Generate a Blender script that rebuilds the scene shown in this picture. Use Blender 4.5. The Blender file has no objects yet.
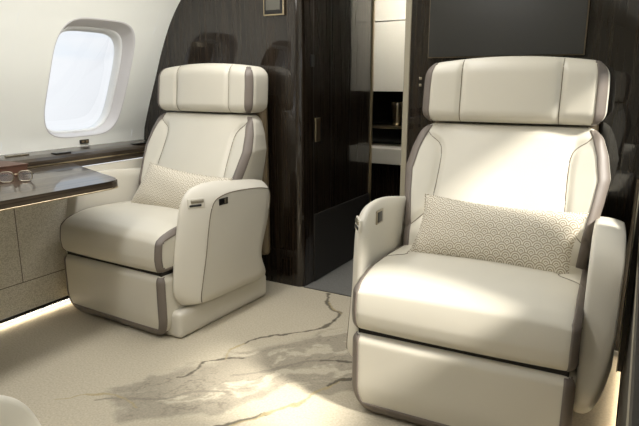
import bpy, bmesh, math, random
import numpy as np
from mathutils import Vector
from mathutils.bvhtree import BVHTree
random.seed(3); rng=np.random.RandomState(7)
S=bpy.context.scene
COL=S.collection
PI=math.pi

# ------------------------------------------------------------------ materials
def srgb(r,g,b):
    f=lambda c:(c/255/12.92) if c/255<=.04045 else ((c/255+.055)/1.055)**2.4
    return (f(r),f(g),f(b),1)
def mat(name,col,rough=.5,metal=0,coat=0,spec=.5,emit=None,estr=0,noise=None,bump=None,sheen=0):
    m=bpy.data.materials.new(name); m.use_nodes=True
    nt=m.node_tree; n=nt.nodes; L=nt.links
    b=n['Principled BSDF']
    b.inputs['Base Color'].default_value=col; b.inputs['Roughness'].default_value=rough
    b.inputs['Metallic'].default_value=metal; b.inputs['Coat Weight'].default_value=coat
    b.inputs['Coat Roughness'].default_value=.06
    b.inputs['Specular IOR Level'].default_value=spec
    b.inputs['Sheen Weight'].default_value=sheen
    if emit: b.inputs['Emission Color'].default_value=emit; b.inputs['Emission Strength'].default_value=estr
    tc=n.new('ShaderNodeTexCoord')
    if noise:
        sc,amt,strch=noise
        mp=n.new('ShaderNodeMapping'); mp.inputs['Scale'].default_value=strch
        t=n.new('ShaderNodeTexNoise'); t.inputs['Scale'].default_value=sc; t.inputs['Detail'].default_value=4
        L.new(tc.outputs['Object'],mp.inputs['Vector']); L.new(mp.outputs[0],t.inputs['Vector'])
        r=n.new('ShaderNodeValToRGB')
        r.color_ramp.elements[0].position=.3; r.color_ramp.elements[1].position=.7
        c=np.array(col[:3])
        r.color_ramp.elements[0].color=(*(c*(1-amt)),1); r.color_ramp.elements[1].color=(*np.minimum(c*(1+amt),1),1)
        L.new(t.outputs['Fac'],r.inputs['Fac']); L.new(r.outputs[0],b.inputs['Base Color'])
    if bump:
        sc,st,dist=bump
        t=n.new('ShaderNodeTexNoise'); t.inputs['Scale'].default_value=sc; t.inputs['Detail'].default_value=3
        L.new(tc.outputs['Object'],t.inputs['Vector'])
        bp=n.new('ShaderNodeBump'); bp.inputs['Strength'].default_value=st; bp.inputs['Distance'].default_value=dist
        L.new(t.outputs['Fac'],bp.inputs['Height']); L.new(bp.outputs[0],b.inputs['Normal'])
    return m
M={}
M['leather']=mat('cream_leather',srgb(206,201,187),.42,bump=(420,.12,.001),noise=(3,.02,(1,1,1)))
M['leather_side']=mat('cream_leather_shell',srgb(208,203,190),.45,bump=(420,.1,.001))
M['taupe']=mat('taupe_piping_leather',srgb(112,103,95),.5,bump=(500,.2,.001))
M['seam']=mat('seam_thread',srgb(112,102,86),.7)
M['shell']=mat('tan_shell',srgb(120,105,82),.4)
M['dark']=mat('black_trim',srgb(18,17,16),.35)
M['gap']=mat('gap_shade',srgb(30,27,23),.8)
M['chrome']=mat('brushed_nickel',srgb(170,162,145),.3,metal=1)
M['brass']=mat('champagne_metal',srgb(196,180,150),.3,metal=1)
M['screen']=mat('dark_screen',srgb(36,35,30),.35,coat=.15)
M['screen2']=mat('grey_screen',srgb(78,76,68),.35)
M['white']=mat('white_lacquer',srgb(226,221,205),.35,coat=.1)
M['wallcream']=mat('cream_sidewall',srgb(247,248,241),.55,noise=(2,.01,(1,1,1)))
M['reveal']=mat('window_reveal_white',srgb(214,212,213),.4)
M['ceil']=mat('ceiling_cream',srgb(225,221,208),.6)
M['black']=mat('black_gloss',srgb(16,15,14),.2,coat=.3)
M['darkleather']=mat('charcoal_panel_leather',srgb(42,39,36),.5,bump=(300,.2,.001))
M['folio']=mat('brown_folio_leather',srgb(88,58,44),.45)
M['tort']=mat('tortoiseshell_frame',srgb(50,40,32),.2,coat=.4)
M['post']=mat('champagne_post',srgb(158,151,132),.4)
M['umber']=mat('umber_side_panel',srgb(44,40,35),.5)
M['frame']=mat('window_inner_frame',srgb(238,240,241),.35)
M['led']=mat('floor_wash_led',srgb(255,240,215),.5,emit=(1,.86,.66,1),estr=11)
M['cove']=mat('ceiling_wash_light',srgb(255,250,240),.5,emit=(1,.95,.86,1),estr=1.6)
M['foot']=mat('grey_foot',srgb(60,58,55),.5)

def wood(name,a,b_,scale,axis,rough=.14,coat=.6,ior=1.6):
    m=bpy.data.materials.new(name); m.use_nodes=True
    nt=m.node_tree;n=nt.nodes;L=nt.links;b=n['Principled BSDF']
    tc=n.new('ShaderNodeTexCoord'); mp=n.new('ShaderNodeMapping')
    s=[scale,scale,scale]; s[axis]=scale*.018; mp.inputs['Scale'].default_value=s
    L.new(tc.outputs['Object'],mp.inputs['Vector'])
    t=n.new('ShaderNodeTexNoise'); t.inputs['Scale'].default_value=1; t.inputs['Detail'].default_value=6; t.inputs['Roughness'].default_value=.7
    L.new(mp.outputs[0],t.inputs['Vector'])
    r=n.new('ShaderNodeValToRGB'); e=r.color_ramp.elements
    e[0].position=.36; e[0].color=a; e[1].position=.66; e[1].color=b_
    L.new(t.outputs['Fac'],r.inputs['Fac']); L.new(r.outputs[0],b.inputs['Base Color'])
    b.inputs['Roughness'].default_value=.35
    b.inputs['Specular IOR Level'].default_value=.1
    b.inputs['Coat Weight'].default_value=coat; b.inputs['Coat Roughness'].default_value=rough; b.inputs['Coat IOR'].default_value=ior
    return m
M['wood']=wood('dark_gloss_veneer',srgb(17,13,9),srgb(42,33,24),95,2,.012,1.0)
M['wood2']=wood('smoked_oak_veneer',srgb(40,33,26),srgb(86,74,60),70,1,.03,.7,1.4)

def weave():
    m=bpy.data.materials.new('woven_fabric_panel'); m.use_nodes=True
    nt=m.node_tree;n=nt.nodes;L=nt.links;b=n['Principled BSDF']
    tc=n.new('ShaderNodeTexCoord'); mp=n.new('ShaderNodeMapping'); mp.inputs['Scale'].default_value=(150,150,260)
    L.new(tc.outputs['Object'],mp.inputs['Vector'])
    ch=n.new('ShaderNodeTexVoronoi'); ch.inputs['Scale'].default_value=1
    L.new(mp.outputs[0],ch.inputs['Vector'])
    r=n.new('ShaderNodeValToRGB'); e=r.color_ramp.elements
    e[0].position=.1; e[0].color=srgb(235,229,213); e[1].position=.75; e[1].color=srgb(194,186,167)
    L.new(ch.outputs['Distance'],r.inputs['Fac']); L.new(r.outputs[0],b.inputs['Base Color'])
    bp=n.new('ShaderNodeBump'); bp.invert=True; bp.inputs['Strength'].default_value=.5; bp.inputs['Distance'].default_value=.002
    L.new(ch.outputs['Distance'],bp.inputs['Height']); L.new(bp.outputs[0],b.inputs['Normal'])
    b.inputs['Roughness'].default_value=.85
    return m
M['weave']=weave()

def pillow_mat():
    # staggered fan/scale weave, driven by object coordinates x,z of the pillow
    m=bpy.data.materials.new('fan_pattern_fabric'); m.use_nodes=True
    nt=m.node_tree;n=nt.nodes;L=nt.links;b=n['Principled BSDF']
    tc=n.new('ShaderNodeTexCoord'); sp=n.new('ShaderNodeSeparateXYZ'); L.new(tc.outputs['Object'],sp.inputs[0])
    def mt(op,a,bb=None,c=None):
        q=n.new('ShaderNodeMath'); q.operation=op
        for i,v in enumerate((a,bb,c)):
            if v is None: continue
            if isinstance(v,(int,float)): q.inputs[i].default_value=v
            else: L.new(v,q.inputs[i])
        return q.outputs[0]
    P=.032
    u=mt('DIVIDE',sp.outputs['X'],P); v=mt('DIVIDE',sp.outputs['Z'],P*.72)
    row=mt('FLOOR',v); off=mt('MULTIPLY',mt('MODULO',mt('ABSOLUTE',row),2),.5)
    fu=mt('SUBTRACT',mt('FRACT',mt('ADD',u,off)),.5); fv=mt('FRACT',v)
    d=mt('SQRT',mt('ADD',mt('POWER',mt('ABSOLUTE',fu),2),mt('POWER',mt('MULTIPLY',fv,.62),2)))
    ring=mt('SINE',mt('MULTIPLY',d,30))
    r=n.new('ShaderNodeValToRGB'); e=r.color_ramp.elements
    e[0].position=.25; e[0].color=srgb(158,146,122); e[1].position=.8; e[1].color=srgb(228,222,208)
    fac=mt('MULTIPLY_ADD',ring,.32,.5)
    L.new(fac,r.inputs['Fac']); L.new(r.outputs[0],b.inputs['Base Color'])
    bp=n.new('ShaderNodeBump'); bp.inputs['Strength'].default_value=.35; bp.inputs['Distance'].default_value=.002
    L.new(fac,bp.inputs['Height']); L.new(bp.outputs[0],b.inputs['Normal'])
    b.inputs['Roughness'].default_value=.75; b.inputs['Sheen Weight'].default_value=.2
    return m
M['pillow']=pillow_mat()

def glass():
    m=bpy.data.materials.new('window_glass'); m.use_nodes=True
    nt=m.node_tree;n=nt.nodes;L=nt.links
    for x in list(n): n.remove(x)
    o=n.new('ShaderNodeOutputMaterial'); mx=n.new('ShaderNodeMixShader'); tr=n.new('ShaderNodeBsdfTransparent')
    gl=n.new('ShaderNodeBsdfGlossy'); gl.inputs['Roughness'].default_value=.02
    fr=n.new('ShaderNodeFresnel'); fr.inputs['IOR'].default_value=1.3
    L.new(fr.outputs[0],mx.inputs[0]); L.new(tr.outputs[0],mx.inputs[1]); L.new(gl.outputs[0],mx.inputs[2]); L.new(mx.outputs[0],o.inputs[0])
    return m
M['glass']=glass()
lens=mat('clear_lens',(.9,.9,.9,1),.05); lens.node_tree.nodes['Principled BSDF'].inputs['Transmission Weight'].default_value=.9
M['lens']=lens

def stone():
    m=mat('grey_stone_floor',srgb(120,119,115),.45,noise=(160,.22,(1,1,1)))
    return m
M['stone']=stone()
def carpet_mat():
    m=bpy.data.materials.new('veined_wool_carpet'); m.use_nodes=True
    nt=m.node_tree;n=nt.nodes;L=nt.links;b=n['Principled BSDF']
    at=n.new('ShaderNodeAttribute'); at.attribute_name='dye'
    tc=n.new('ShaderNodeTexCoord'); t=n.new('ShaderNodeTexNoise'); t.inputs['Scale'].default_value=130; t.inputs['Detail'].default_value=5
    L.new(tc.outputs['Object'],t.inputs['Vector'])
    mr=n.new('ShaderNodeMapRange'); mr.inputs['From Min'].default_value=.3; mr.inputs['From Max'].default_value=.7
    mr.inputs['To Min'].default_value=.86; mr.inputs['To Max'].default_value=1.1; L.new(t.outputs['Fac'],mr.inputs['Value'])
    mx=n.new('ShaderNodeVectorMath'); mx.operation='SCALE'
    L.new(at.outputs['Color'],mx.inputs[0]); L.new(mr.outputs[0],mx.inputs['Scale']); L.new(mx.outputs[0],b.inputs['Base Color'])
    bp=n.new('ShaderNodeBump'); bp.inputs['Strength'].default_value=.35; bp.inputs['Distance'].default_value=.003
    L.new(t.outputs['Fac'],bp.inputs['Height']); L.new(bp.outputs[0],b.inputs['Normal'])
    b.inputs['Roughness'].default_value=.95; b.inputs['Specular IOR Level'].default_value=.1
    return m
M['carpet']=carpet_mat()

# ------------------------------------------------------------------ helpers
def tag(o,label=None,cat=None,group=None,kind=None):
    if label: o['label']=label
    if cat: o['category']=cat
    if group: o['group']=group
    if kind: o['kind']=kind
    return o
def empty(name,loc,rz=0):
    o=bpy.data.objects.new(name,None); COL.objects.link(o); o.location=loc; o.rotation_euler=(0,0,rz); o.empty_display_size=.1; return o
def mesh(name,V,F,m,parent=None,smooth=True,loc=None):
    me=bpy.data.meshes.new(name)
    me.from_pydata([tuple(map(float,v)) for v in V],[],[tuple(int(i) for i in f) for f in F]); 
    bm=bmesh.new(); bm.from_mesh(me); bmesh.ops.remove_doubles(bm,verts=bm.verts,dist=1e-6)
    bmesh.ops.recalc_face_normals(bm,faces=bm.faces); bm.to_mesh(me); bm.free()
    me.materials.append(M[m] if isinstance(m,str) else m)
    if smooth: me.polygons.foreach_set('use_smooth',[True]*len(me.polygons))
    o=bpy.data.objects.new(name,me); COL.objects.link(o)
    if parent: o.parent=parent
    if loc: o.location=loc
    return o
def merge(parts):
    V=[];F=[];k=0
    for v,f in parts:
        V+= [tuple(a) for a in v]; F+=[tuple(i+k for i in q) for q in f]; k+=len(v)
    return V,F
def boxg(x0,x1,y0,y1,z0,z1,b=0):
    bm=bmesh.new(); bmesh.ops.create_cube(bm,size=1)
    for v in bm.verts: v.co=Vector(((x0+x1)/2+v.co.x*(x1-x0),(y0+y1)/2+v.co.y*(y1-y0),(z0+z1)/2+v.co.z*(z1-z0)))
    if b: bmesh.ops.bevel(bm,geom=list(bm.edges),offset=b,segments=3,affect='EDGES',profile=.5)
    V=[tuple(v.co) for v in bm.verts]; F=[[v.index for v in f.verts] for f in bm.faces]; bm.free(); return V,F
def box(name,x0,x1,y0,y1,z0,z1,m,parent=None,b=.002,smooth=False):
    return mesh(name,*boxg(x0,x1,y0,y1,z0,z1,b),m,parent,smooth)
def cat(P,n=8,closed=False):
    P=[np.array(p,float) for p in P]; out=[]; N=len(P)
    for i in range(N if closed else N-1):
        if closed: p0,p1,p2,p3=P[i-1],P[i],P[(i+1)%N],P[(i+2)%N]
        else: p0,p1,p2,p3=P[max(i-1,0)],P[i],P[i+1],P[min(i+2,N-1)]
        for k in range(n):
            t=k/n; out.append(.5*((2*p1)+(-p0+p2)*t+(2*p0-5*p1+4*p2-p3)*t*t+(-p0+3*p1-3*p2+p3)*t**3))
    if not closed: out.append(P[-1])
    return out
def tubeg(P,r,k=6,closed=False):
    P=[Vector(p) for p in P]; V=[];F=[];n=len(P)
    for i,p in enumerate(P):
        a=P[(i-1)%n] if closed else P[max(i-1,0)]; b=P[(i+1)%n] if closed else P[min(i+1,n-1)]
        t=(b-a).normalized() if (b-a).length>1e-9 else Vector((0,0,1))
        up=Vector((0,0,1)) if abs(t.z)<.9 else Vector((0,1,0))
        u=t.cross(up).normalized(); w=t.cross(u)
        for j in range(k): 
            q=2*PI*j/k; V.append(tuple(p+r*(u*math.cos(q)+w*math.sin(q))))
    for i in range(n if closed else n-1):
        for j in range(k):
            F.append((i*k+j,i*k+(j+1)%k,((i+1)%n)*k+(j+1)%k,((i+1)%n)*k+j))
    if not closed: F.append(tuple(range(k))); F.append(tuple((n-1)*k+j for j in range(k)))
    return V,F
# rounded box as a dense grid.  returns verts, undeformed normals, faces
def rboxg(h,r,cell):
    n=[max(2,int(round(2*a/cell))) for a in h]
    idx={};V=[];F=[]
    def vid(i,j,k):
        key=(i,j,k)
        if key not in idx: idx[key]=len(V); V.append((-h[0]+2*h[0]*i/n[0],-h[1]+2*h[1]*j/n[1],-h[2]+2*h[2]*k/n[2]))
        return idx[key]
    for ax in range(3):
        a,b=[q for q in range(3) if q!=ax]
        for side in (0,n[ax]):
            for i in range(n[a]):
                for j in range(n[b]):
                    f=[]
                    for di,dj in ((0,0),(1,0),(1,1),(0,1)):
                        c=[0,0,0]; c[ax]=side; c[a]=i+di; c[b]=j+dj; f.append(vid(*c))
                    F.append(f)
    V=np.array(V); hh=np.array(h)
    inner=np.clip(V,-hh+r,hh-r); d=V-inner; L=np.linalg.norm(d,axis=1,keepdims=True); L[L<1e-9]=1
    N=d/L
    return inner+N*r,N,F
def groove(x,z,seams,depth,w):
    g=np.zeros_like(x)
    for s in seams:
        dm=np.full_like(x,9.)
        for (a,b) in zip(s[:-1],s[1:]):
            ax,az=a[0],a[1]; bx,bz=b[0],b[1]; dx,dz=bx-ax,bz-az; l=dx*dx+dz*dz+1e-12
            t=np.clip(((x-ax)*dx+(z-az)*dz)/l,0,1); dm=np.minimum(dm,np.hypot(x-ax-t*dx,z-az-t*dz))
        g=np.maximum(g,depth*np.exp(-(dm/w)**2))
    return g
def band(name,V,N,F,sel,parent,off=.0015,m='taupe',both=True):
    if both:
        band(name,V,N,F,lambda n,c:c[0]<0 and sel(n,c),parent,off,m,False)
        return band(name,V,N,F,lambda n,c:c[0]>0 and sel(n,c),parent,off,m,False)
    V=np.array(V); FF=[f for f in F if sel(N[f].mean(axis=0),V[f].mean(axis=0))]
    used=sorted({i for f in FF for i in f}); mp={i:k for k,i in enumerate(used)}
    # smooth vertex normals of the deformed shape
    vn=np.zeros_like(V)
    for f in F:
        a,b,c,d=[V[i] for i in f]; q=np.cross(c-a,d-b)
        if q@N[f].mean(axis=0)<0: q=-q
        for i in f: vn[i]+=q
    vn/=np.maximum(np.linalg.norm(vn,axis=1,keepdims=True),1e-12)
    W=V+vn*off
    o=mesh(name,W[used],[[mp[i] for i in f] for f in FF],m,parent)
    so=o.modifiers.new('t','SOLIDIFY'); so.thickness=.003; so.offset=0
    return o
def seam_on(name,obj,pts,parent,axis='front',r=.0016,m='seam'):
    bvh=BVHTree.FromPolygons([v.co for v in obj.data.vertices],[list(p.vertices) for p in obj.data.polygons])
    out=[]
    for p in pts:
        if axis=='front': o,d=Vector((p[0],-2,p[1])),Vector((0,1,0))
        elif axis=='top': o,d=Vector((p[0],p[1],3)),Vector((0,0,-1))
        h=bvh.ray_cast(o,d)[0]
        if h is not None: out.append(h-d*.0004)
    if len(out)>1: return mesh(name,*tubeg(out,r),m,parent)

# ------------------------------------------------------------------ the seat (local: x right, y back, z up, faces -y)
def make_seat(name,loc,rz,m,label,arm_up=0,arm_w_out=.09,plinth=.388):
    root=empty(name,loc,rz); tag(root,label,'seat','cream leather club seats')
    # plinth
    xs=sorted((-m*.27,m*plinth))
    V,N,F=rboxg(((xs[1]-xs[0])/2,.325,.063),.022,.010)
    V=V+np.array([(xs[0]+xs[1])/2,.375,.063]); mesh('plinth',V,F,'leather_side',root)
    # footrest
    V,N,F=rboxg((.344,.10,.148),.034,.0075)
    def defo(V):
        V=V.copy(); z=V[:,2]
        s=np.clip((-.03-z)/.11,0,1); fr=np.clip(-V[:,1]/.1,0,1)
        V[:,1]+= .016*s**2*fr
        V[:,0]*= 1-.13*s**2.6
        V[:,1]-= .006*(1-(V[:,0]/.34)**2)*fr*(1-s)
        return V+np.array([0,.10,.151])
    W=defo(V); fo=mesh('footrest',W,F,'leather',root)
    def selr(n,c):
        if abs(n[2])>.97: return False
        a=math.degrees(math.atan2(abs(n[0]),-n[1])) if n[1]<0 else 99
        return (12<a<76 and n[2]>-.75 and n[2]<.75) or (n[1]<-.05 and n[2]<-.12) or (n[1]<-.5 and c[2]<.046)
    band('footrest_trim',W,N,F,selr,fo,both=False)
    # dark box coloured as the thin shadow gap between footrest and cushion
    box('footrest_shadow_gap',-.325,.325,.02,.5,.285,.325,'gap',root,.004)
    box('seat_frame',-.31,.31,.12,.66,.10,.30,'darkleather',root,.01)
    # cushion
    seams=[cat([( sx*.262,.50),(sx*.262,.34),(sx*.255,.30),(sx*.275,.275),(sx*.325,.262)],6) for sx in (-1,1)]
    V,N,F=rboxg((.344,.30,.098),.034,.0075)
    def defc(V):
        V=V.copy(); x,y,z=V[:,0],V[:,1],V[:,2]
        top=np.clip(z/.092,0,1); fr=np.clip(-y/.30,0,1)
        crown=(1-(x/.33)**2)*(1-np.clip((y+.05)/.35,-1,1)**2*.6)
        V[:,2]+= top*.016*crown
        ef=np.clip((-y-.11)/.19,0,1); es=np.clip((np.abs(x)-.265)/.078,0,1)
        V[:,2]-= top*(.040*ef**2.4+.012*es**2.2)
        fr2=np.clip((-y-.12)/.18,0,1); V[:,1]+=fr2*(.030*np.clip((z+.06)/.158,0,1)**2.2-.010*(1-(x/.34)**2))
        V[:,2]-= top*np.clip((y+.02),0,1)*.06
        V[:,2]-= top*groove(x,y+.29,seams,.004,.01)
        # the underside of the nose tucks in slightly
        V[:,1]+= np.where((z<-.03)&(y<-.1),(-.03-z)*.15,0)
        return V+np.array([0,.29,.407])
    W=defc(V); cu=mesh('seat_cushion',W,F,'leather',root)
    def selc(n,c):
        if abs(n[0])<.2 or n[1]>.4: return False
        q=math.hypot(n[1],n[2]); a=math.degrees(math.atan2(abs(n[0]),q))
        return 14<a<76 and n[2]>-.72
    band('cushion_trim',W,N,F,selc,cu)
    for i,s in enumerate(seams): seam_on('cushion_seam',cu,s,cu,'top')
    # backrest
    zs=np.array([.40,.50,.60,.70,.78,.86,.92,.95]); ws=np.array([.335,.337,.348,.368,.379,.364,.342,.330])
    zf=np.array([.40,.50,.60,.70,.80,.88,.95]); yf=np.array([.430,.462,.510,.562,.615,.655,.690])
    def wid(z): return np.interp(z,zs,ws)
    def yfr(z): return np.interp(z,zf,yf)
    bs=[]
    for sx in (-1,1):
        bs.append(cat([(sx*.305,.928),(sx*.290,.908),(sx*.252,.878),(sx*.238,.845),(sx*.236,.78),(sx*.240,.68),(sx*.248,.62)],8))
        bs.append(cat([(sx*.246,.632),(sx*.29,.585),(sx*.33,.552)],6))
    V,N,F=rboxg((1*.33,.10,.280),.045,.0075)
    def defb(V):
        V=V.copy(); x,y,z=V[:,0].copy(),V[:,1].copy(),V[:,2]+.675
        w=wid(z); x2=x/.33*w; t=(y+.10)/.20
        front=yfr(z); back=.80-.02*np.clip((.5-z),0,1)
        yy=front+t*(back-front)
        fr=np.clip(1-t*2.5,0,1)
        dish=.020*(x2/.33)**4 - .014*np.clip(1-(x2/.24)**2,0,1)*1.0
        yy+= -fr*dish*(-1) if False else fr*(-.012*np.clip(1-(x2/.25)**4,0,1)) - fr*.020*np.clip((abs(x2)-.25)/.08,0,1)
        yy+= fr*groove(x2,z,bs,.012,.013)
        # thickness narrows towards the rear
        x2=x2*(1-.10*np.clip(t,0,1)**1.5)
        V[:,0]=x2; V[:,1]=yy; V[:,2]=z
        return V
    W=defb(V); ba=mesh('backrest',W,F,'leather',root)
    def selb(n,c):
        if n[1]>-.12 or abs(n[2])>.8: return False
        a=math.degrees(math.atan2(abs(n[0]),-n[1])); return 10<a<62
    band('backrest_trim',W,N,F,selb,ba)
    for s in bs: seam_on('backrest_seam',ba,s,ba)
    # rear shell
    V,N,F=rboxg((.315,.028,.44),.022,.03)
    V=V+np.array([0,.815,.62]); mesh('back_shell',V,F,'shell',root)
    # headrest
    hs=[[(sx*.182,.93),(sx*.182,1.1),(sx*.180,1.25)] for sx in (-1,1)]
    V,N,F=rboxg((.338,.085,.114),.050,.0075)
    def defh(V):
        V=V.copy(); x,y,z=V[:,0].copy(),V[:,1].copy(),V[:,2].copy()
        up=np.clip((z+.02)/.14,0,1)
        zz=z+1.078+ up*.026*(1-(x/.33)**2)-.006*(1-(x/.33)**2)*(1-up)*0
        t=(y+.085)/.17; fr=np.clip(1-t*2.2,0,1)
        yy=y+.755 - fr*.012*np.clip(1-(x/.18)**4,0,1)- fr*.010*np.clip((abs(x)-.18)/.1,0,1)+fr*.02*np.clip(z/.118,-1,1)*0
        yy+= fr*groove(x,zz,hs,.009,.011)
        yy+= .012*(z/.118)
        xx=x*(1-.03*up*(np.abs(z)/.118))
        V[:,0]=xx;V[:,1]=yy;V[:,2]=zz
        return V
    W=defh(V); he=mesh('headrest',W,F,'leather',root)
    def selh(n,c):
        if n[1]>.02 or abs(n[2])>.93: return False
        a=math.degrees(math.atan2(abs(n[0]),-n[1])); return 14<a<58
    band('headrest_trim',W,N,F,selh,he)
    for s in hs: seam_on('headrest_seam',he,[(s[0][0],z) for z in np.linspace(.965,1.205,30)],he)
    # armrests
    inn=[(.13,.135),(.085,.16),(.060,.22),(.072,.35),(.098,.48),(.130,.595),(.172,.648),(.23,.668),(.33,.672),(.50,.655),(.66,.635),(.715,.60),(.695,.45),(.630,.27),(.64,.14),(.45,.128),(.25,.130)]
    out=[(.18,.145),(.155,.165),(.170,.24),(.20,.36),(.222,.47),(.245,.555),(.275,.598),(.33,.615),(.40,.620),(.52,.615),(.64,.600),(.685,.57),(.668,.45),(.605,.27),(.63,.145),(.45,.138),(.30,.140)]
    outb=[(.13,.30),(.115,.36),(.10,.40),(.105,.46),(.115,.52),(.13,.60),(.17,.635),(.24,.655),(.33,.658),(.50,.645),(.64,.625),(.685,.59),(.675,.50),(.645,.42),(.60,.38),(.45,.36),(.25,.35)]
    for side,kind in ((m,'in'),(-m,'out')):
        A=cat(inn,6,True); B=cat(out if kind=='in' else outb,6,True)
        thick=.082 if kind=='in' else arm_w_out
        x0=.342; V=[];F=[];n=len(A)
        cen=np.array([.38,.40])
        levels=[]
        for q in (0,.35,.7,1): levels.append((x0+.014*q, 1-.03*(1-math.sqrt(1-(1-q)**2))-0, 0))
        K=14
        for k in range(1,K+1):
            h=k/K; ex=1.5 if kind=='in' else 3.0; g=.92*h**ex+.08*(1-math.sqrt(max(0,1-h*h)))
            g=g**1.0
            levels.append((x0+.014+(thick-.014)*h,1,g))
        for xl,sc,g in levels:
            for a,b in zip(A,B):
                p=a*(1-g)+b*g; p=cen+(p-cen)*sc
                au=arm_up if kind=='in' else arm_up*.2
                z=p[1]+au*np.clip((p[1]-.15)/.4,0,1)*(1-.75*np.clip((p[0]-.15)/.5,0,1))
                yy=p[0]-au*.75*np.clip((p[1]-.38)/.2,0,1)*np.clip(1-(p[0]-.1)/.3,0,1)
                V.append((side*xl,yy,z))
        for l in range(len(levels)-1):
            for i in range(n): F.append((l*n+i,l*n+(i+1)%n,(l+1)*n+(i+1)%n,(l+1)*n+i))
        # caps : shrink to a centre line
        for l in (0,len(levels)-1):
            base=[V[l*n+i] for i in range(n)]; ring=[l*n+i for i in range(n)]
            for sc in (.85,.5,.15):
                st=len(V)
                for v in base: V.append((v[0]+(side*.004*(1-sc) if l else 0),cen[0]+(v[1]-cen[0])*sc,cen[1]+(v[2]-cen[1])*sc))
                nr=[st+i for i in range(n)]
                for i in range(n): F.append((ring[i],ring[(i+1)%n],nr[(i+1)%n],nr[i]))
                ring=nr
            F.append(tuple(ring))
        ar=mesh('armrest',V,F,'leather_side',root)
        up=lambda z: z+(arm_up if kind=='in' else arm_up*.2)*float(np.clip((z-.15)/.4,0,1))
        if kind=='in':
            P=[(side*(x0+thick+.0006),V[(len(levels)-1)*n+i][1],V[(len(levels)-1)*n+i][2]) for i in range(3,6*12)]
            mesh('armrest_piping',*tubeg(P,.0022,6,False),'seam',ar)
            arm_bvh=BVHTree.FromPolygons([v.co for v in ar.data.vertices],[list(p.vertices) for p in ar.data.polygons])
            # latch on the bevelled nose and a small switch on the outer side
            nx=side
            def nose(y,z,w,h,dep,mt_,nm,par,push=.004):
                # plate tangent to the nose of the arm: direction from (x0,.08) to (x0+thick,.22)
                h_=arm_bvh.ray_cast(Vector((side*(x0+thick*y),-1,up(z))),Vector((0,1,0)))
                c=np.array(h_[0]); nn=np.array(h_[1]); nn=nn if nn[1]<0 else -nn
                nn[2]*=.5; nn/=np.linalg.norm(nn); tt=np.cross(nn,[0,0,1]); tt/=np.linalg.norm(tt); vv=np.cross(tt,nn); vv*=np.sign(vv[2])
                V,F=boxg(-w/2,w/2,-dep/2,dep/2,-h/2,h/2,min(w,h,dep)*.3); VV=[]
                for a in V: VV.append(tuple(c+tt*a[0]+nn*(push-a[1])+vv*a[2]))
                return mesh(nm,VV,F,mt_,par)
            pp=.62 if m>0 else .35
            pl=nose(pp,.600,.078,.044,.008,'leather_side','latch_plate',ar,.0)
            nose(pp,.608,.060,.016,.013,'chrome','latch_lever',pl,.003)
            nose(pp,.590,.056,.010,.011,'dark','latch_recess',pl,.001)
            V,F=boxg(side*(x0+thick)-.004,side*(x0+thick)+.004,.298,.358,up(.572),up(.602),.002); sw=mesh('side_switch',V,F,'dark',ar)
            V,F=boxg(side*(x0+thick)-.006,side*(x0+thick)+.006,.333,.354,up(.578),up(.598),.002); mesh('switch_key',V,F,'chrome',sw)
            V,F=boxg(side*x0-.004,side*x0+.004,.205,.270,up(.580),up(.630),.002); so=mesh('control_socket',V,F,'chrome',ar)
            V,F=boxg(side*x0-.006,side*x0+.006,.213,.256,up(.586),up(.624),.002); mesh('socket_face',V,F,'dark',so)
    # feet / track fittings
    box('track_fitting',m*.30-.03,m*.30+.03,.70,.76,0,.10,'dark',root,.006)
    return root
def make_pillow(name,loc,rot,hx,hz,T,label,shear=.1):
    n=60;mm=40;V=[];F=[]
    for s in (-1,1):
        st=len(V)
        for i in range(n+1):
            for j in range(mm+1):
                u=-1+2*i/n; v=-1+2*j/mm
                x=hx*u*(1-.07*(1-v*v)); z=hz*v*(1-.13*(1-u*u)) 
                t=T*((1-abs(u)**3.2)**.6)*((1-abs(v)**2.6)**.6)
                t*=1+.05*math.sin(u*5+v*3)
                V.append((x,s*t,z))
        for i in range(n):
            for j in range(mm):
                a=st+i*(mm+1)+j; F.append((a,a+1,a+mm+2,a+mm+1))
    V=[(x+shear*z,y,z) for x,y,z in V]
    o=mesh(name,V,F,'pillow'); o.location=loc; o.rotation_euler=rot
    tag(o,label,'pillow','patterned lumbar pillows')
    # stitched edge
    E=[]
    for a,b,fx in ((-1,1,'b'),(1,1,'r'),(1,-1,'t'),(-1,-1,'l')):
        pass
    P=[]
    for i in range(n+1): u=-1+2*i/n; P.append((hx*u,0,-hz*(1-.13*(1-u*u))))
    for j in range(1,mm+1): v=-1+2*j/mm; P.append((hx*(1-.07*(1-v*v)),0,hz*v))
    for i in range(1,n+1): u=1-2*i/n; P.append((hx*u,0,hz*(1-.13*(1-u*u))))
    for j in range(1,mm): v=1-2*j/mm; P.append((-hx*(1-.07*(1-v*v)),0,hz*v))
    P=[(x+shear*z,y,z) for x,y,z in P]
    mesh('edge_piping',*tubeg(P,.0028,6,True),'pillow',o)
    return o

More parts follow.
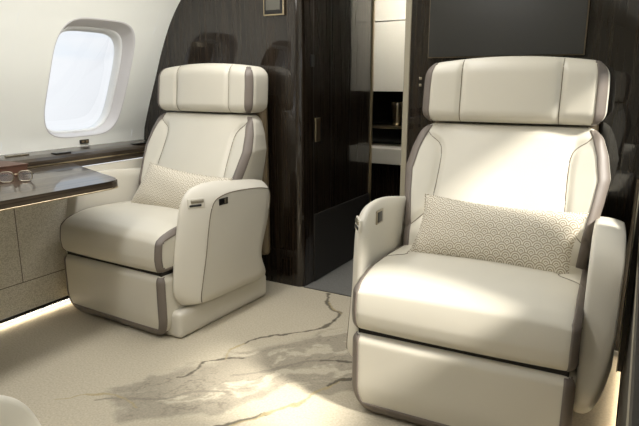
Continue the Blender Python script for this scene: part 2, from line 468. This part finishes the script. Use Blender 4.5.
LX,LY=-2.078,1.70
make_seat('club_seat',(LX,LY,0),math.radians(-2),1,'cream leather club seat beside the oval window, partly behind the wood table')
RX,RY,RR=-.436,1.615,math.radians(2.3)
make_seat('club_seat',(RX,RY,0),RR,-1,'large cream leather club seat in the sun in front of the wall monitor',arm_up=.045,arm_w_out=.09,plinth=.325).scale=(1.012,1,1)
make_seat('club_seat',(-.46,.625,0),PI,1,'cream seat cut off at the bottom left corner, only its armrest end showing',arm_up=.0)
make_pillow('lumbar_pillow',(LX+.075,LY+.40,.576),(math.radians(-24),math.radians(4.5),math.radians(0)),.27,.126,.062,'patterned beige lumbar pillow on the seat beside the window',shear=.24)
make_pillow('lumbar_pillow',(RX+.012,RY+.375,.590),(math.radians(-24),math.radians(1.5),math.radians(1)),.280,.122,.065,'patterned beige lumbar pillow on the sunlit seat below the monitor')

# ------------------------------------------------------------------ cabin shell
CX=-1.235
ZC=[.70,.77,.83,.97,1.13,1.285,1.415,1.50,1.573,1.66,1.74,1.80,1.845,1.87,1.88]
XC=[-2.716,-2.715,-2.707,-2.655,-2.587,-2.525,-2.462,-2.408,-2.349,-2.26,-2.14,-2.0,-1.8,-1.5,CX]
_zz=np.linspace(.70,1.88,473); _xx=np.interp(_zz,ZC,XC)
for _ in range(60): _xx[1:-1]=(_xx[:-2]+2*_xx[1:-1]+_xx[2:])/4
def wx(z): return float(np.interp(z,_zz,_xx))
Y0,Y1=-2.6,2.575
WIN={ 'left':[2.115,1.295,.475,-.345,-1.165], 'right':[2.115,1.295,.475,-.345,-1.165] }
WH,WV,WZ=.252,.300,1.128
def wall(side):
    mir=(lambda x:x) if side=='left' else (lambda x:2*CX-x)
    V=[];F=[]
    def add(grid,closed=False):
        st=len(V); R=len(grid); Cn=len(grid[0])
        for r in grid: V.extend(r)
        for i in range(R-1):
            for j in range(Cn-1 if not closed else Cn):
                F.append((st+i*Cn+j,st+i*Cn+(j+1)%Cn,st+(i+1)*Cn+(j+1)%Cn,st+(i+1)*Cn+j))
    zlo,zhi=.78,1.50
    cs=sorted(WIN[side]); ph=.36
    ys=[Y0]
    def sheet(ya,yb,za,zb,nz=12,ny=2):
        add([[(mir(wx(z)),y,z) for y in np.linspace(ya,yb,ny)] for z in np.linspace(za,zb,nz)])
    last=Y0
    for c in cs:
        a=max(c-ph,Y0); b=min(c+ph,Y1)
        if a>last: sheet(last,a,zlo,zhi)
        last=b
        # patch with hole
        n=96; rings=[]
        for k in range(9):
            t=k/8; ring=[]
            for i in range(n):
                q=2*PI*i/n; cc,ss=math.cos(q),math.sin(q)
                e=2/4.2
                hy=c+WH*math.copysign(abs(cc)**e,cc); hz=WZ+WV*math.copysign(abs(ss)**e,ss)
                dy=math.copysign(abs(cc)**e,cc); dz=math.copysign(abs(ss)**e,ss); mxx=max(abs(dy),abs(dz)); dy/=mxx;dz/=mxx
                ry=(c+dy*(b-c)) if dy>0 else (c+dy*(c-a)); rz=WZ+dz*((zhi-WZ) if dz>0 else (WZ-zlo))
                y=hy*(1-t)+ry*t; z=hz*(1-t)+rz*t
                ring.append((mir(wx(z)),y,z))
            rings.append(ring)
        add(rings,True)
    if last<Y1: sheet(last,Y1,zlo,zhi)
    sheet(Y0,Y1,.68,zlo,3); 
    zz=[1.50,1.53,1.573,1.61,1.66,1.70,1.74,1.77,1.80,1.82]
    add([[(mir(wx(z)),y,z) for y in (Y0,Y1)] for z in zz])
    o=mesh('wall_'+side,V,F,'wallcream'); tag(o,kind='structure')
    
    # outward direction (approx. normal of the wall)
    out=np.array([-1,0,-.10]) if side=='left' else np.array([1,0,-.10]); out/=np.linalg.norm(out)
    for k,c in enumerate(WIN[side]):
        w=empty('window_%d'%(k+1+(5 if side=='right' else 0)),(0,0,0)); tag(w,kind='structure')
        def ringp(sc,d,n=96,ex=4.2,dz_=0):
            R=[]
            for i in range(n):
                q=2*PI*i/n; cc,ss=math.cos(q),math.sin(q); e=2/ex
                y=c+WH*sc*math.copysign(abs(cc)**e,cc); z0=WZ+WV*sc*math.copysign(abs(ss)**e,ss)
                p=np.array([mir(wx(z0)),y,z0])+out*d; R.append(tuple(p))
            return R
        def loft(rs):
            VV=[p for r in rs for p in r]; n=len(rs[0]); FF=[]
            for a in range(len(rs)-1):
                for i in range(n): FF.append((a*n+i,a*n+(i+1)%n,(a+1)*n+(i+1)%n,(a+1)*n+i))
            return VV,FF
        mesh('window_reveal',*loft([ringp(1.012,-.001),ringp(1.0,-.003),ringp(.985,.004),ringp(.95,.03),ringp(.925,.06),ringp(.915,.068)]),'reveal',w)
        mesh('window_frame',*loft([ringp(.915,.068),ringp(.90,.066),ringp(.88,.070),ringp(.87,.090),ringp(.862,.118)]),'frame',w)
        r=ringp(.862,.112); st=[p for p in r]; 
        cpt=tuple(np.mean(np.array(st),axis=0)); 
        mesh('window_pane',r+[cpt],[(i,(i+1)%96,96) for i in range(96)],'glass',w)
wall('left'); wall('right')
# ceiling centre
zz=[1.82,1.845,1.865,1.875,1.88]
V=[];g=[(wx(z),z) for z in zz]; g=g+[(2*CX-x,z) for x,z in g[::-1][1:]]
for x,z in g: V+= [(x,-2.6,z),(x,4.2,z)]
F=[(2*i,2*i+1,2*i+3,2*i+2) for i in range(len(g)-1)]
tag(mesh('ceiling',V,F,'ceil'),kind='structure')
for k,sx in enumerate((-1,1)):
    o=box('ceiling_wash_light',CX+sx*.56-.035,CX+sx*.56+.035,-2.4,2.4,1.838,1.85,'cove'); tag(o,'long warm ceiling wash light strip on the %s side of the cabin ceiling'%('left' if sx<0 else 'right'),'light','ceiling wash lights')

# lower side walls
WL=-2.492
t=box('wall_left',WL-.03,WL,-2.6,2.56,.045,.690,'weave',b=.001); tag(t,kind='structure')
box('upper_rail',WL-.01,WL+.004,-2.6,2.55,.60,.690,'leather_side',t,.002)
for z in (.19,): box('panel_seam',WL-.001,WL+.0012,-2.6,2.56,z-.0018,z+.0018,'seam',t,0)
for y in (1.545,.55,-.45): box('panel_seam',WL-.001,WL+.0012,y-.0018,y+.0018,.19,.60,'seam',t,0)
tag(box('baseboard_left',WL-.03,WL+.004,-2.6,2.56,.030,.046,'black',b=.002),kind='structure')
o=box('floor_light',WL-.026,WL-.006,-2.5,2.5,.026,.030,'led',b=0); tag(o,'bright floor wash light strip under the woven left side panel','light','floor wash lights')
WR=.030
t=box('wall_right',WR,WR+.03,-2.6,2.56,.045,.66,'umber',b=.001); tag(t,kind='structure')
box('wall_inlay',WR-.003,WR+.001,-2.5,2.2,.598,.603,'post',t,0)
tag(box('baseboard_right',WR-.004,WR+.03,-2.6,2.56,.03,.046,'black',b=.002),kind='structure')
o=box('floor_light',WR+.004,WR+.026,-2.5,2.5,.026,.030,'led',b=0); tag(o,'bright floor wash light strip beside the sunlit seat on the right','light','floor wash lights')

# side ledges
def ledge(side,label):
    mir=(lambda x:x) if side=='left' else (lambda x:2*CX-x)
    P=[(-2.722,.772),(-2.60,.768),(-2.545,.760),(-2.52,.748),(-2.52,.706),(-2.53,.692),(-2.722,.692)]
    if side!='left': P=[(2*CX-x,z) for x,z in P]
    V=[];n=len(P)
    for y in (-2.59,2.555): V+=[(x,y,z) for x,z in P]
    F=[tuple(range(n)),tuple(n+i for i in range(n))[::-1]]+[(i,(i+1)%n,n+(i+1)%n,n+i) for i in range(n)]
    r=empty('side_ledge',(mir(-2.6),0,.665)); tag(r,label,'ledge','wood side ledges')
    o=mesh('ledge_body',V,F,'wood2',None,False); 
    o.parent=r; o.location=(-mir(-2.6),0,-.665)
    def ch(nm,x0,x1,y0,y1,z0,z1,m,b=.001):
        x0,x1=sorted((mir(x0),mir(x1))); q=box(nm,x0,x1,y0,y1,z0,z1,m,r,b); q.location=(-mir(-2.6),0,-.665); return q
    ch('metal_inlay',-2.524,-2.517,-2.59,2.55,.722,.728,'brass')
    if side=='left':
        for y0,y1 in ((1.62,1.72),): ch('vent_slot',-2.60,-2.56,1.84,1.93,.764,.770,'dark')
        ch('vent_slot',-2.60,-2.56,2.36,2.46,.764,.770,'dark')
        ch('ledge_handle',-2.64,-2.625,1.62,1.74,.770,.776,'chrome')
    return r
ledge('left','smoked wood side ledge with thin metal inlay running under the oval window')
ledge('right','smoked wood side ledge along the right side wall, beside the sunlit seat')
# right wall upright trim
o=box('trim_1',WR-.020,WR-.016,2.266,2.272,.05,.80,'post',b=.001); tag(o,kind='structure')
o=box('trim_2',WR-.02,WR+.02,2.272,2.56,.05,.80,'umber',b=.004); tag(o,kind='structure')

# small switch under the window
q=empty('wall_switch',(-2.708,2.13,.797)); tag(q,'tiny dark double switch on the cream wall just below the window','switch')
box('switch_bezel',-.004,.006,-.028,.028,-.011,.011,'dark',q,.002)
for s in (-1,1): box('switch_button',.004,.009,s*.013-.008,s*.013+.008,-.006,.006,'shell',q,.001)

# table
def table():
    r=empty('side_table',(-2.2,1.2,0)); tag(r,'glossy smoked wood table between the left seats, with pointed rounded end','table')
    P=cat([(-2.50,-.2),(-1.89,-.2),(-1.89,.5),(-1.89,1.2),(-1.889,1.50),(-1.893,1.575),(-1.915,1.615),(-1.97,1.648),(-2.15,1.725),(-2.36,1.815),(-2.50,1.862)],1)
    P=[(-2.50,-.2),(-1.89,-.2)]+[tuple(p) for p in cat([(-1.89,1.2),(-1.885,1.55),(-1.887,1.61),(-1.900,1.64),(-1.94,1.665),(-2.10,1.725),(-2.36,1.825),(-2.50,1.88)],6)]
    bm=bmesh.new(); vs=[bm.verts.new((x,y,.690)) for x,y in P]; f=bm.faces.new(vs)
    e=bmesh.ops.extrude_face_region(bm,geom=[f]); 
    for v in e['geom']:
        if isinstance(v,bmesh.types.BMVert): v.co.z=.722
    bmesh.ops.bevel(bm,geom=[e_ for e_ in bm.edges if abs(e_.verts[0].co.z-e_.verts[1].co.z)<1e-4],offset=.005,segments=2,affect='EDGES')
    V=[tuple(v.co-Vector((-2.2,1.2,0))) for v in bm.verts]; F=[[v.index for v in f.verts] for f in bm.faces]; bm.free()
    mesh('tabletop',V,F,'wood2',r,False)
    mesh('metal_edge',*tubeg([(x+2.2-.002,y-1.2,.690) for x,y in P[1:]],.0035),'brass',r)
    box('table_bracket',-.29,-.05,-.9,.2,.655,.688,'dark',r,.004)
table()
# folio and spectacles
f=empty('leather_folio',(-2.425,1.40,.722)); tag(f,'dark brown leather folio lying on the wood table','folio')
f.rotation_euler=(0,0,0)
box('folio_cover',-.09,.09,-.14,.14,0,.006,'folio',f,.002); box('folio_pages',-.087,.087,-.135,.135,.006,.044,'folio',f,.001); box('folio_cover',-.09,.09,-.14,.14,.044,.050,'folio',f,.002)
g=empty('spectacles',(-2.195,1.385,.7235)); tag(g,'metal framed spectacles lying folded on the wood table','spectacles'); g.rotation_euler=(0,0,math.radians(58)); g.scale=(1.0,1.0,1.0)
for s in (-1,1):
    R=[]
    for i in range(28):
        q=2*PI*i/28; e=2/2.8
        R.append((s*.034+.026*math.copysign(abs(math.cos(q))**e,math.cos(q)),-.004,.024+.021*math.copysign(abs(math.sin(q))**e,math.sin(q))))
    rm=mesh('lens_rim',*tubeg(R,.0019,6,True),'chrome',g)
    mesh('lens',[(p[0],p[1],p[2]) for p in R],[tuple(range(28))],'lens',rm)
    mesh('temple',*tubeg([(s*.062,-.002,.03),(s*.064,.03,.026),(s*(.05),.10,.010),(s*.03,.135,.0035)],.0028,8),'tort',g)
mesh('nose_bridge',*tubeg([(-.009,-.004,.030),(-.004,-.006,.034),(.004,-.006,.034),(.009,-.004,.030)],.0016),'brass',g)

# ------------------------------------------------------------------ aft bulkhead, aisle, galley
BY=2.575
def bulkhead_panel(xi,mirror):
    zs_=[0,.5]+list(np.linspace(.70,1.79,40)); f_=(lambda x:2*CX-x) if mirror else (lambda x:x)
    Q=[(f_(wx(max(z,.70))-.012),z) for z in zs_]+[(xi,1.79),(xi,0)]
    n=len(Q); V=[(x,BY,z) for x,z in Q]+[(x,BY+.06,z) for x,z in Q]
    return V,[tuple(range(n)),tuple(n+i for i in range(n))[::-1]]+[(i,(i+1)%n,n+(i+1)%n,n+i) for i in range(n)]
P=[(-1.63,BY),(-1.60,BY)]
for i in range(1,9): a=i/8*PI/2; P.append((-1.60+.04*math.sin(a),BY+.04-.04*math.cos(a)))
P+=[(-1.56,3.44),(-1.62,3.44),(-1.62,BY+.06),(-1.63,BY+.06)]
def prism(P,z0,z1):
    n=len(P); V=[(x,y,z0) for x,y in P]+[(x,y,z1) for x,y in P]
    return V,[tuple(range(n))[::-1],tuple(n+i for i in range(n))]+[(i,(i+1)%n,n+(i+1)%n,n+i) for i in range(n)]
o=mesh('wall_back',*merge([prism(P,0,1.95),bulkhead_panel(-1.63,False)]),'wood',None,True); tag(o,kind='structure')
o.modifiers.new('e','EDGE_SPLIT').split_angle=math.radians(40)
# panel joints on the aisle wall
for y in (2.70,2.90,3.14): box('panel_joint',-1.5605,-1.5592,y-.0018,y+.0018,.0,1.9,'dark',o,0)
box('dado_panel',-1.562,-1.553,2.70,3.43,.0,.395,'darkleather',o,.002)
box('pull_plate',-1.562,-1.553,2.715,2.765,.80,.93,'brass',o,.002)
box('door_lock',-1.562,-1.553,2.665,2.70,1.20,1.26,'dark',o,.002)
o=box('trim_3',-1.575,-1.550,3.44,3.455,0,1.9,'brass',b=.001); tag(o,kind='structure')
P=[(-.98,BY),(-.90,BY),(-.90,BY+.06),(-.92,BY+.06),(-.92,3.44),(-.98,3.44)]
o=mesh('wall_back',*merge([prism(P,0,1.95),bulkhead_panel(-.90,True)]),'wood',None,False); tag(o,kind='structure')
box('latch_stud',-.925,-.913,BY-.004,BY+.003,1.10,1.112,'chrome',o,.002); box('latch_stud',-.925,-.913,BY-.004,BY+.003,1.13,1.142,'chrome',o,.002)
o=box('trim_4',-1.000,-.972,BY-.008,BY+.03,0,1.9,'post',b=.003); tag(o,kind='structure')
# front bulkhead (behind the viewer) and far wall
o=box('wall_front',-2.75,.30,-2.66,-2.6,0,1.95,'wallcream',b=.001); tag(o,kind='structure')
o=box('wall_far',-2.20,-.90,4.32,4.36,0,1.95,'wood',b=.001); tag(o,kind='structure')
o=box('wall_far',-2.20,-2.14,3.45,4.32,0,1.95,'wood',b=.001); tag(o,kind='structure')
o=box('wall_far',-.95,-.90,3.45,4.32,0,1.95,'wood',b=.001); tag(o,kind='structure')
o=box('wall_far',-2.20,-1.62,3.44,3.48,0,1.95,'wood',b=.001); tag(o,kind='structure')
gz=empty('galley_cabinet',(-1.62,4.0,0)); tag(gz,'galley cabinet seen through the aisle opening, white upper doors above a dark niche','cabinet')
box('upper_door',-.50,.52,0,.30,1.052,1.545,'white',gz,.003); box('upper_door',-.50,.52,0,.30,1.551,1.86,'white',gz,.003)
box('niche_back',-.50,.52,.28,.31,.62,1.05,'black',gz,.002)
box('countertop',-.50,.52,-.03,.31,.515,.635,'white',gz,.006)
box('lower_cabinet',-.50,.52,.01,.31,0,.513,'wood',gz,.003)
box('niche_shelf',-.50,.30,.06,.28,.775,.79,'brass',gz,.002)
def lathe(prof,n=20):
    V=[];F=[]
    for r,z in prof:
        for i in range(n): V.append((r*math.cos(2*PI*i/n),r*math.sin(2*PI*i/n),z))
    for k in range(len(prof)-1):
        for i in range(n): F.append((k*n+i,k*n+(i+1)%n,(k+1)*n+(i+1)%n,(k+1)*n+i))
    F.append(tuple(range(n))); F.append(tuple((len(prof)-1)*n+i for i in range(n))); return V,F
j=mesh('steel_jug',*lathe([(.03,0),(.034,.03),(.045,.13),(.05,.17),(.046,.18)]),'chrome',None,True,(-1.69,4.12,.79+.1)); tag(j,'steel jug standing in the dark galley niche below the white doors','jug')
j.location=(-1.66,4.16,.791)
# wall monitor
mo=empty('wall_monitor',(-.56,BY-.03,1.222)); tag(mo,'large dark wall monitor on the bulkhead above the sunlit seat','monitor')
box('monitor_screen',-.313,.321,-.012,.0,.005,.42,'screen',mo,.002); box('monitor_bezel',-.316,.324,-.008,.012,.002,.43,'shell',mo,.002)
box('monitor_mount',-.1,.1,.010,.028,.1,.3,'dark',mo,.002)
# little framed screen on left bulkhead
fs=empty('cabin_display',(-1.715,BY-.008,1.46)); tag(fs,'small framed grey display at the top of the left dark bulkhead','display')
box('display_frame',-.062,.062,-.008,.006,-.008,.17,'brass',fs,.002); box('display_bezel',-.055,.055,-.011,-.004,-.001,.164,'dark',fs,.001); box('display_glass',-.043,.043,-.013,-.006,.018,.15,'screen2',fs,.001)

# ------------------------------------------------------------------ floor with inlaid vein pattern
def vnoise(x,y,seed):
    r=np.random.RandomState(seed); G=r.rand(64,64)
    xi=np.floor(x).astype(int); yi=np.floor(y).astype(int); fx=x-xi; fy=y-yi
    fx=fx*fx*(3-2*fx); fy=fy*fy*(3-2*fy)
    g=lambda a,b:G[a%64,b%64]
    return (g(xi,yi)*(1-fx)+g(xi+1,yi)*fx)*(1-fy)+(g(xi,yi+1)*(1-fx)+g(xi+1,yi+1)*fx)*fy
def fbm(x,y,s,o=5):
    a=.5;t=0;n=0
    for k in range(o): t=t+a*vnoise(x*2**k+k*7.3,y*2**k+k*3.1,s+k); n+=a; a*=.55
    return t/n
xs=np.linspace(-2.53,.08,520); ys=np.concatenate([np.linspace(-2.6,.8,60),np.linspace(.805,2.585,380)])
Xg,Yg=np.meshgrid(xs,ys); x=Xg.ravel(); y=Yg.ravel()
base=np.array(srgb(186,177,157)[:3]); grey=np.array(srgb(138,131,117)[:3]); dark=np.array(srgb(84,78,68)[:3]); gold=np.array(srgb(166,152,116)[:3]); lite=np.array(srgb(205,196,175)[:3])
c=np.tile(base,(len(x),1))
def mixc(c,col,a): a=np.clip(a,0,1)[:,None]; return c*(1-a)+col*a
# domain warp
wxp=(fbm(x*5,y*5,11)-.5)*.25; wyp=(fbm(x*5+9,y*5+4,23)-.5)*.25
c=mixc(c,lite,(fbm(x*2.2,y*2.2,5)-.5)*1.2)
def blob(cx,cy,rx,ry,ang=0):
    ca,sa=math.cos(ang),math.sin(ang); dx=(x+wxp-cx); dy=(y+wyp-cy)
    u=(dx*ca+dy*sa)/rx; v=(-dx*sa+dy*ca)/ry; return np.exp(-(u*u+v*v))
B=blob(-1.17,1.80,.31,.17,.7)+.45*blob(-1.33,1.32,.24,.10,.7)+blob(-1.42,1.40,.25,.10,.6)+.9*blob(-.98,1.98,.16,.22,.9)+.7*blob(-.92,1.78,.16,.12,.3)
fa=.85; uu=x*math.cos(fa)+y*math.sin(fa); vv=-x*math.sin(fa)+y*math.cos(fa)
n1=fbm(uu*5+wxp*9,vv*16+wyp*9,31)
c=mixc(c,grey,np.clip((B*1.25*(.2+1.3*n1)-.36)*2.6,0,.62))
n2=fbm(uu*4+wxp*12,vv*13+wyp*12,41)
c=mixc(c,dark,np.clip((.016-np.abs(n2-.5))/.016,0,1)*np.clip(B*1.1-.35,0,.42))
c=mixc(c,lite,np.clip((n2-.60)/.05,0,1)*np.clip(B*1.2-.3,0,.55))
def vein(P,col,w,strength=.9,jag=.012):
    global c
    P=cat(P,5); q=np.full(len(x),9.); sel=np.ones(len(x),bool); tt=np.zeros(len(x))
    ox=(fbm(x*22,y*22,77)-.5)*jag*2.5; oy=(fbm(x*22+3,y*22+8,87)-.5)*jag*2.5
    for k,(a,b) in enumerate(zip(P[:-1],P[1:])):
        dx,dy=b[0]-a[0],b[1]-a[1]; l=dx*dx+dy*dy+1e-12
        t=np.clip(((x+ox-a[0])*dx+(y+oy-a[1])*dy)/l,0,1); d=np.hypot(x+ox-a[0]-t*dx,y+oy-a[1]-t*dy)
        m_=d<q; q[m_]=d[m_]; tt[m_]=k+t[m_]
    ww=w*(.55+.9*vnoise(tt*.6,tt*0,55))
    c=mixc(c,col,strength*np.clip((ww-q)/.004+.5,0,1))
VEINS=[
 ([(-1.478,1.489),(-1.451,1.521),(-1.449,1.560),(-1.462,1.588),(-1.462,1.626),(-1.420,1.690),(-1.345,1.735)],dark,.006),
 ([(-1.40,1.70),(-1.439, 1.783),(-1.421, 1.86)],gold,.005),
 ([(-1.421, 1.86), (-1.409, 1.918)]+[(-1.369, 1.97), (-1.321, 2.021), (-1.238, 2.105), (-1.199, 2.178), (-1.196, 2.272)],dark,.007),
 ([(-1.196, 2.272), (-1.209, 2.349), (-1.263, 2.377), (-1.341, 2.456), (-1.387, 2.562)],dark,.010),
 ([(-1.197, 2.349), (-1.251, 2.377), (-1.329, 2.456)],gold,.005),
 ([(-1.141,1.31),(-1.09,1.36),(-1.06,1.41),(-1.03,1.44)],dark,.009),
 ([(-1.10,1.33),(-1.03,1.44),(-1.00,1.50),(-.96,1.57),(-.95,1.66),(-.92,1.72),(-.90,1.79)],gold,.007),
 ([(-.93,1.72),(-.90,1.79),(-.86,1.83),(-.82,1.87)],dark,.012),
  ([(-1.62,1.22),(-1.50,1.30),(-1.40,1.36),(-1.33,1.45),(-1.24,1.50)],grey,.008),
 ([(-1.30,1.60),(-1.20,1.70),(-1.12,1.82),(-1.02,1.90)],grey,.009),
 ([(-1.05,1.88),(-.98,1.92),(-.90,1.94),(-.82,2.0)],dark,.006),
 ([(-1.75,1.15),(-1.66,1.24),(-1.55,1.28),(-1.45,1.26)],gold,.004),
]
for P_,col,w in VEINS: vein([(a,b) for a,b in P_],col,w,.85)
V=np.column_stack([x,y,np.zeros(len(x))]); nx=len(xs); ny=len(ys)
ii,jj=np.meshgrid(np.arange(ny-1),np.arange(nx-1),indexing='ij'); a=(ii*nx+jj).ravel()
Fq=np.column_stack([a,a+1,a+nx+1,a+nx]).astype(np.int32)
me=bpy.data.meshes.new('floor'); me.vertices.add(len(V)); me.vertices.foreach_set('co',V.ravel().astype(np.float32))
me.loops.add(Fq.size); me.loops.foreach_set('vertex_index',Fq.ravel()); me.polygons.add(len(Fq)); me.polygons.foreach_set('loop_start',np.arange(0,Fq.size,4,dtype=np.int32)); 
me.update(calc_edges=True); me.validate()
at=me.color_attributes.new('dye','FLOAT_COLOR','POINT'); at.data.foreach_set('color',np.column_stack([c,np.ones(len(c))]).ravel().astype(np.float32))
me.materials.append(M['carpet']); o=bpy.data.objects.new('floor',me); COL.objects.link(o); tag(o,kind='structure')
o=box('floor',-2.8,.4,2.588,4.3,-.03,-.002,'stone',b=0); tag(o,kind='structure')
o=box('trim_5',-1.56,-.98,2.583,2.590,-.01,.0015,'dark',b=0); tag(o,kind='structure')

# ------------------------------------------------------------------ light
w=bpy.data.worlds.new('sky'); S.world=w; w.use_nodes=True; nt=w.node_tree; n=nt.nodes; L=nt.links
bg=n['Background']; tc=n.new('ShaderNodeTexCoord'); sp=n.new('ShaderNodeSeparateXYZ'); L.new(tc.outputs['Generated'],sp.inputs[0])
r=n.new('ShaderNodeValToRGB'); e=r.color_ramp.elements; e[0].position=.0; e[0].color=(.93,.96,1,1); e[1].position=.32; e[1].color=(.60,.77,.93,1)
nz=n.new('ShaderNodeTexNoise'); nz.inputs['Scale'].default_value=4; nz.inputs['Detail'].default_value=5
mp=n.new('ShaderNodeMapping'); mp.inputs['Scale'].default_value=(1,1,5); L.new(tc.outputs['Generated'],mp.inputs[0]); L.new(mp.outputs[0],nz.inputs['Vector'])
ma=n.new('ShaderNodeMath'); ma.operation='MULTIPLY_ADD'; ma.inputs[1].default_value=-.35; L.new(nz.outputs['Fac'],ma.inputs[0])
ad=n.new('ShaderNodeMath'); ad.operation='ADD'; ad.inputs[1].default_value=.14; L.new(sp.outputs['Z'],ad.inputs[0]); L.new(ad.outputs[0],ma.inputs[2]); L.new(ma.outputs[0],r.inputs['Fac'])
L.new(r.outputs[0],bg.inputs['Color']); bg.inputs['Strength'].default_value=.95
SUN=(-1,.22,-.9)
def lamp(nm,ty,en,loc,rot,col=(1,1,1),**k):
    d=bpy.data.lights.new(nm,ty); d.energy=en; d.color=col
    for a,b in k.items(): setattr(d,a,b)
    o=bpy.data.objects.new(nm,d); COL.objects.link(o); o.location=loc; o.rotation_euler=rot; return o
sd=Vector(SUN).normalized()
s=lamp('sun','SUN',8.5,(3,-3,3),sd.to_track_quat('-Z','Y').to_euler(),(1,.95,.86),angle=math.radians(8))
for sx in (-1,1):
    lamp('ceiling_area','AREA',22 if sx<0 else 12,(CX+sx*.38,1.3,1.80),(0,math.radians(-sx*22),0),(1,.985,.965),shape='RECTANGLE',size=.2,size_y=2.6)

lamp('galley_fill','AREA',40,(-1.62,3.62,1.88),(math.radians(25),0,0),(1,.96,.9),shape='RECTANGLE',size=.6,size_y=.15)  # added fill that brightens the white galley doors, no fixture there
# ------------------------------------------------------------------ camera
f=570.; pit=math.atan(131/f); yaw=math.atan(330/(f/math.cos(pit)))
cd=bpy.data.cameras.new('camera'); cam=bpy.data.objects.new('camera',cd); COL.objects.link(cam)
cam.location=(0,0,1.12); cam.rotation_euler=(PI/2-pit,0,yaw); cd.sensor_width=36; cd.lens=f/639*36; cd.clip_start=.02
S.camera=cam
S.view_settings.view_transform='Standard'; S.view_settings.look='None'; S.view_settings.gamma=1; S.view_settings.exposure=.1
S.cycles.max_bounces=8; S.cycles.use_denoising=True
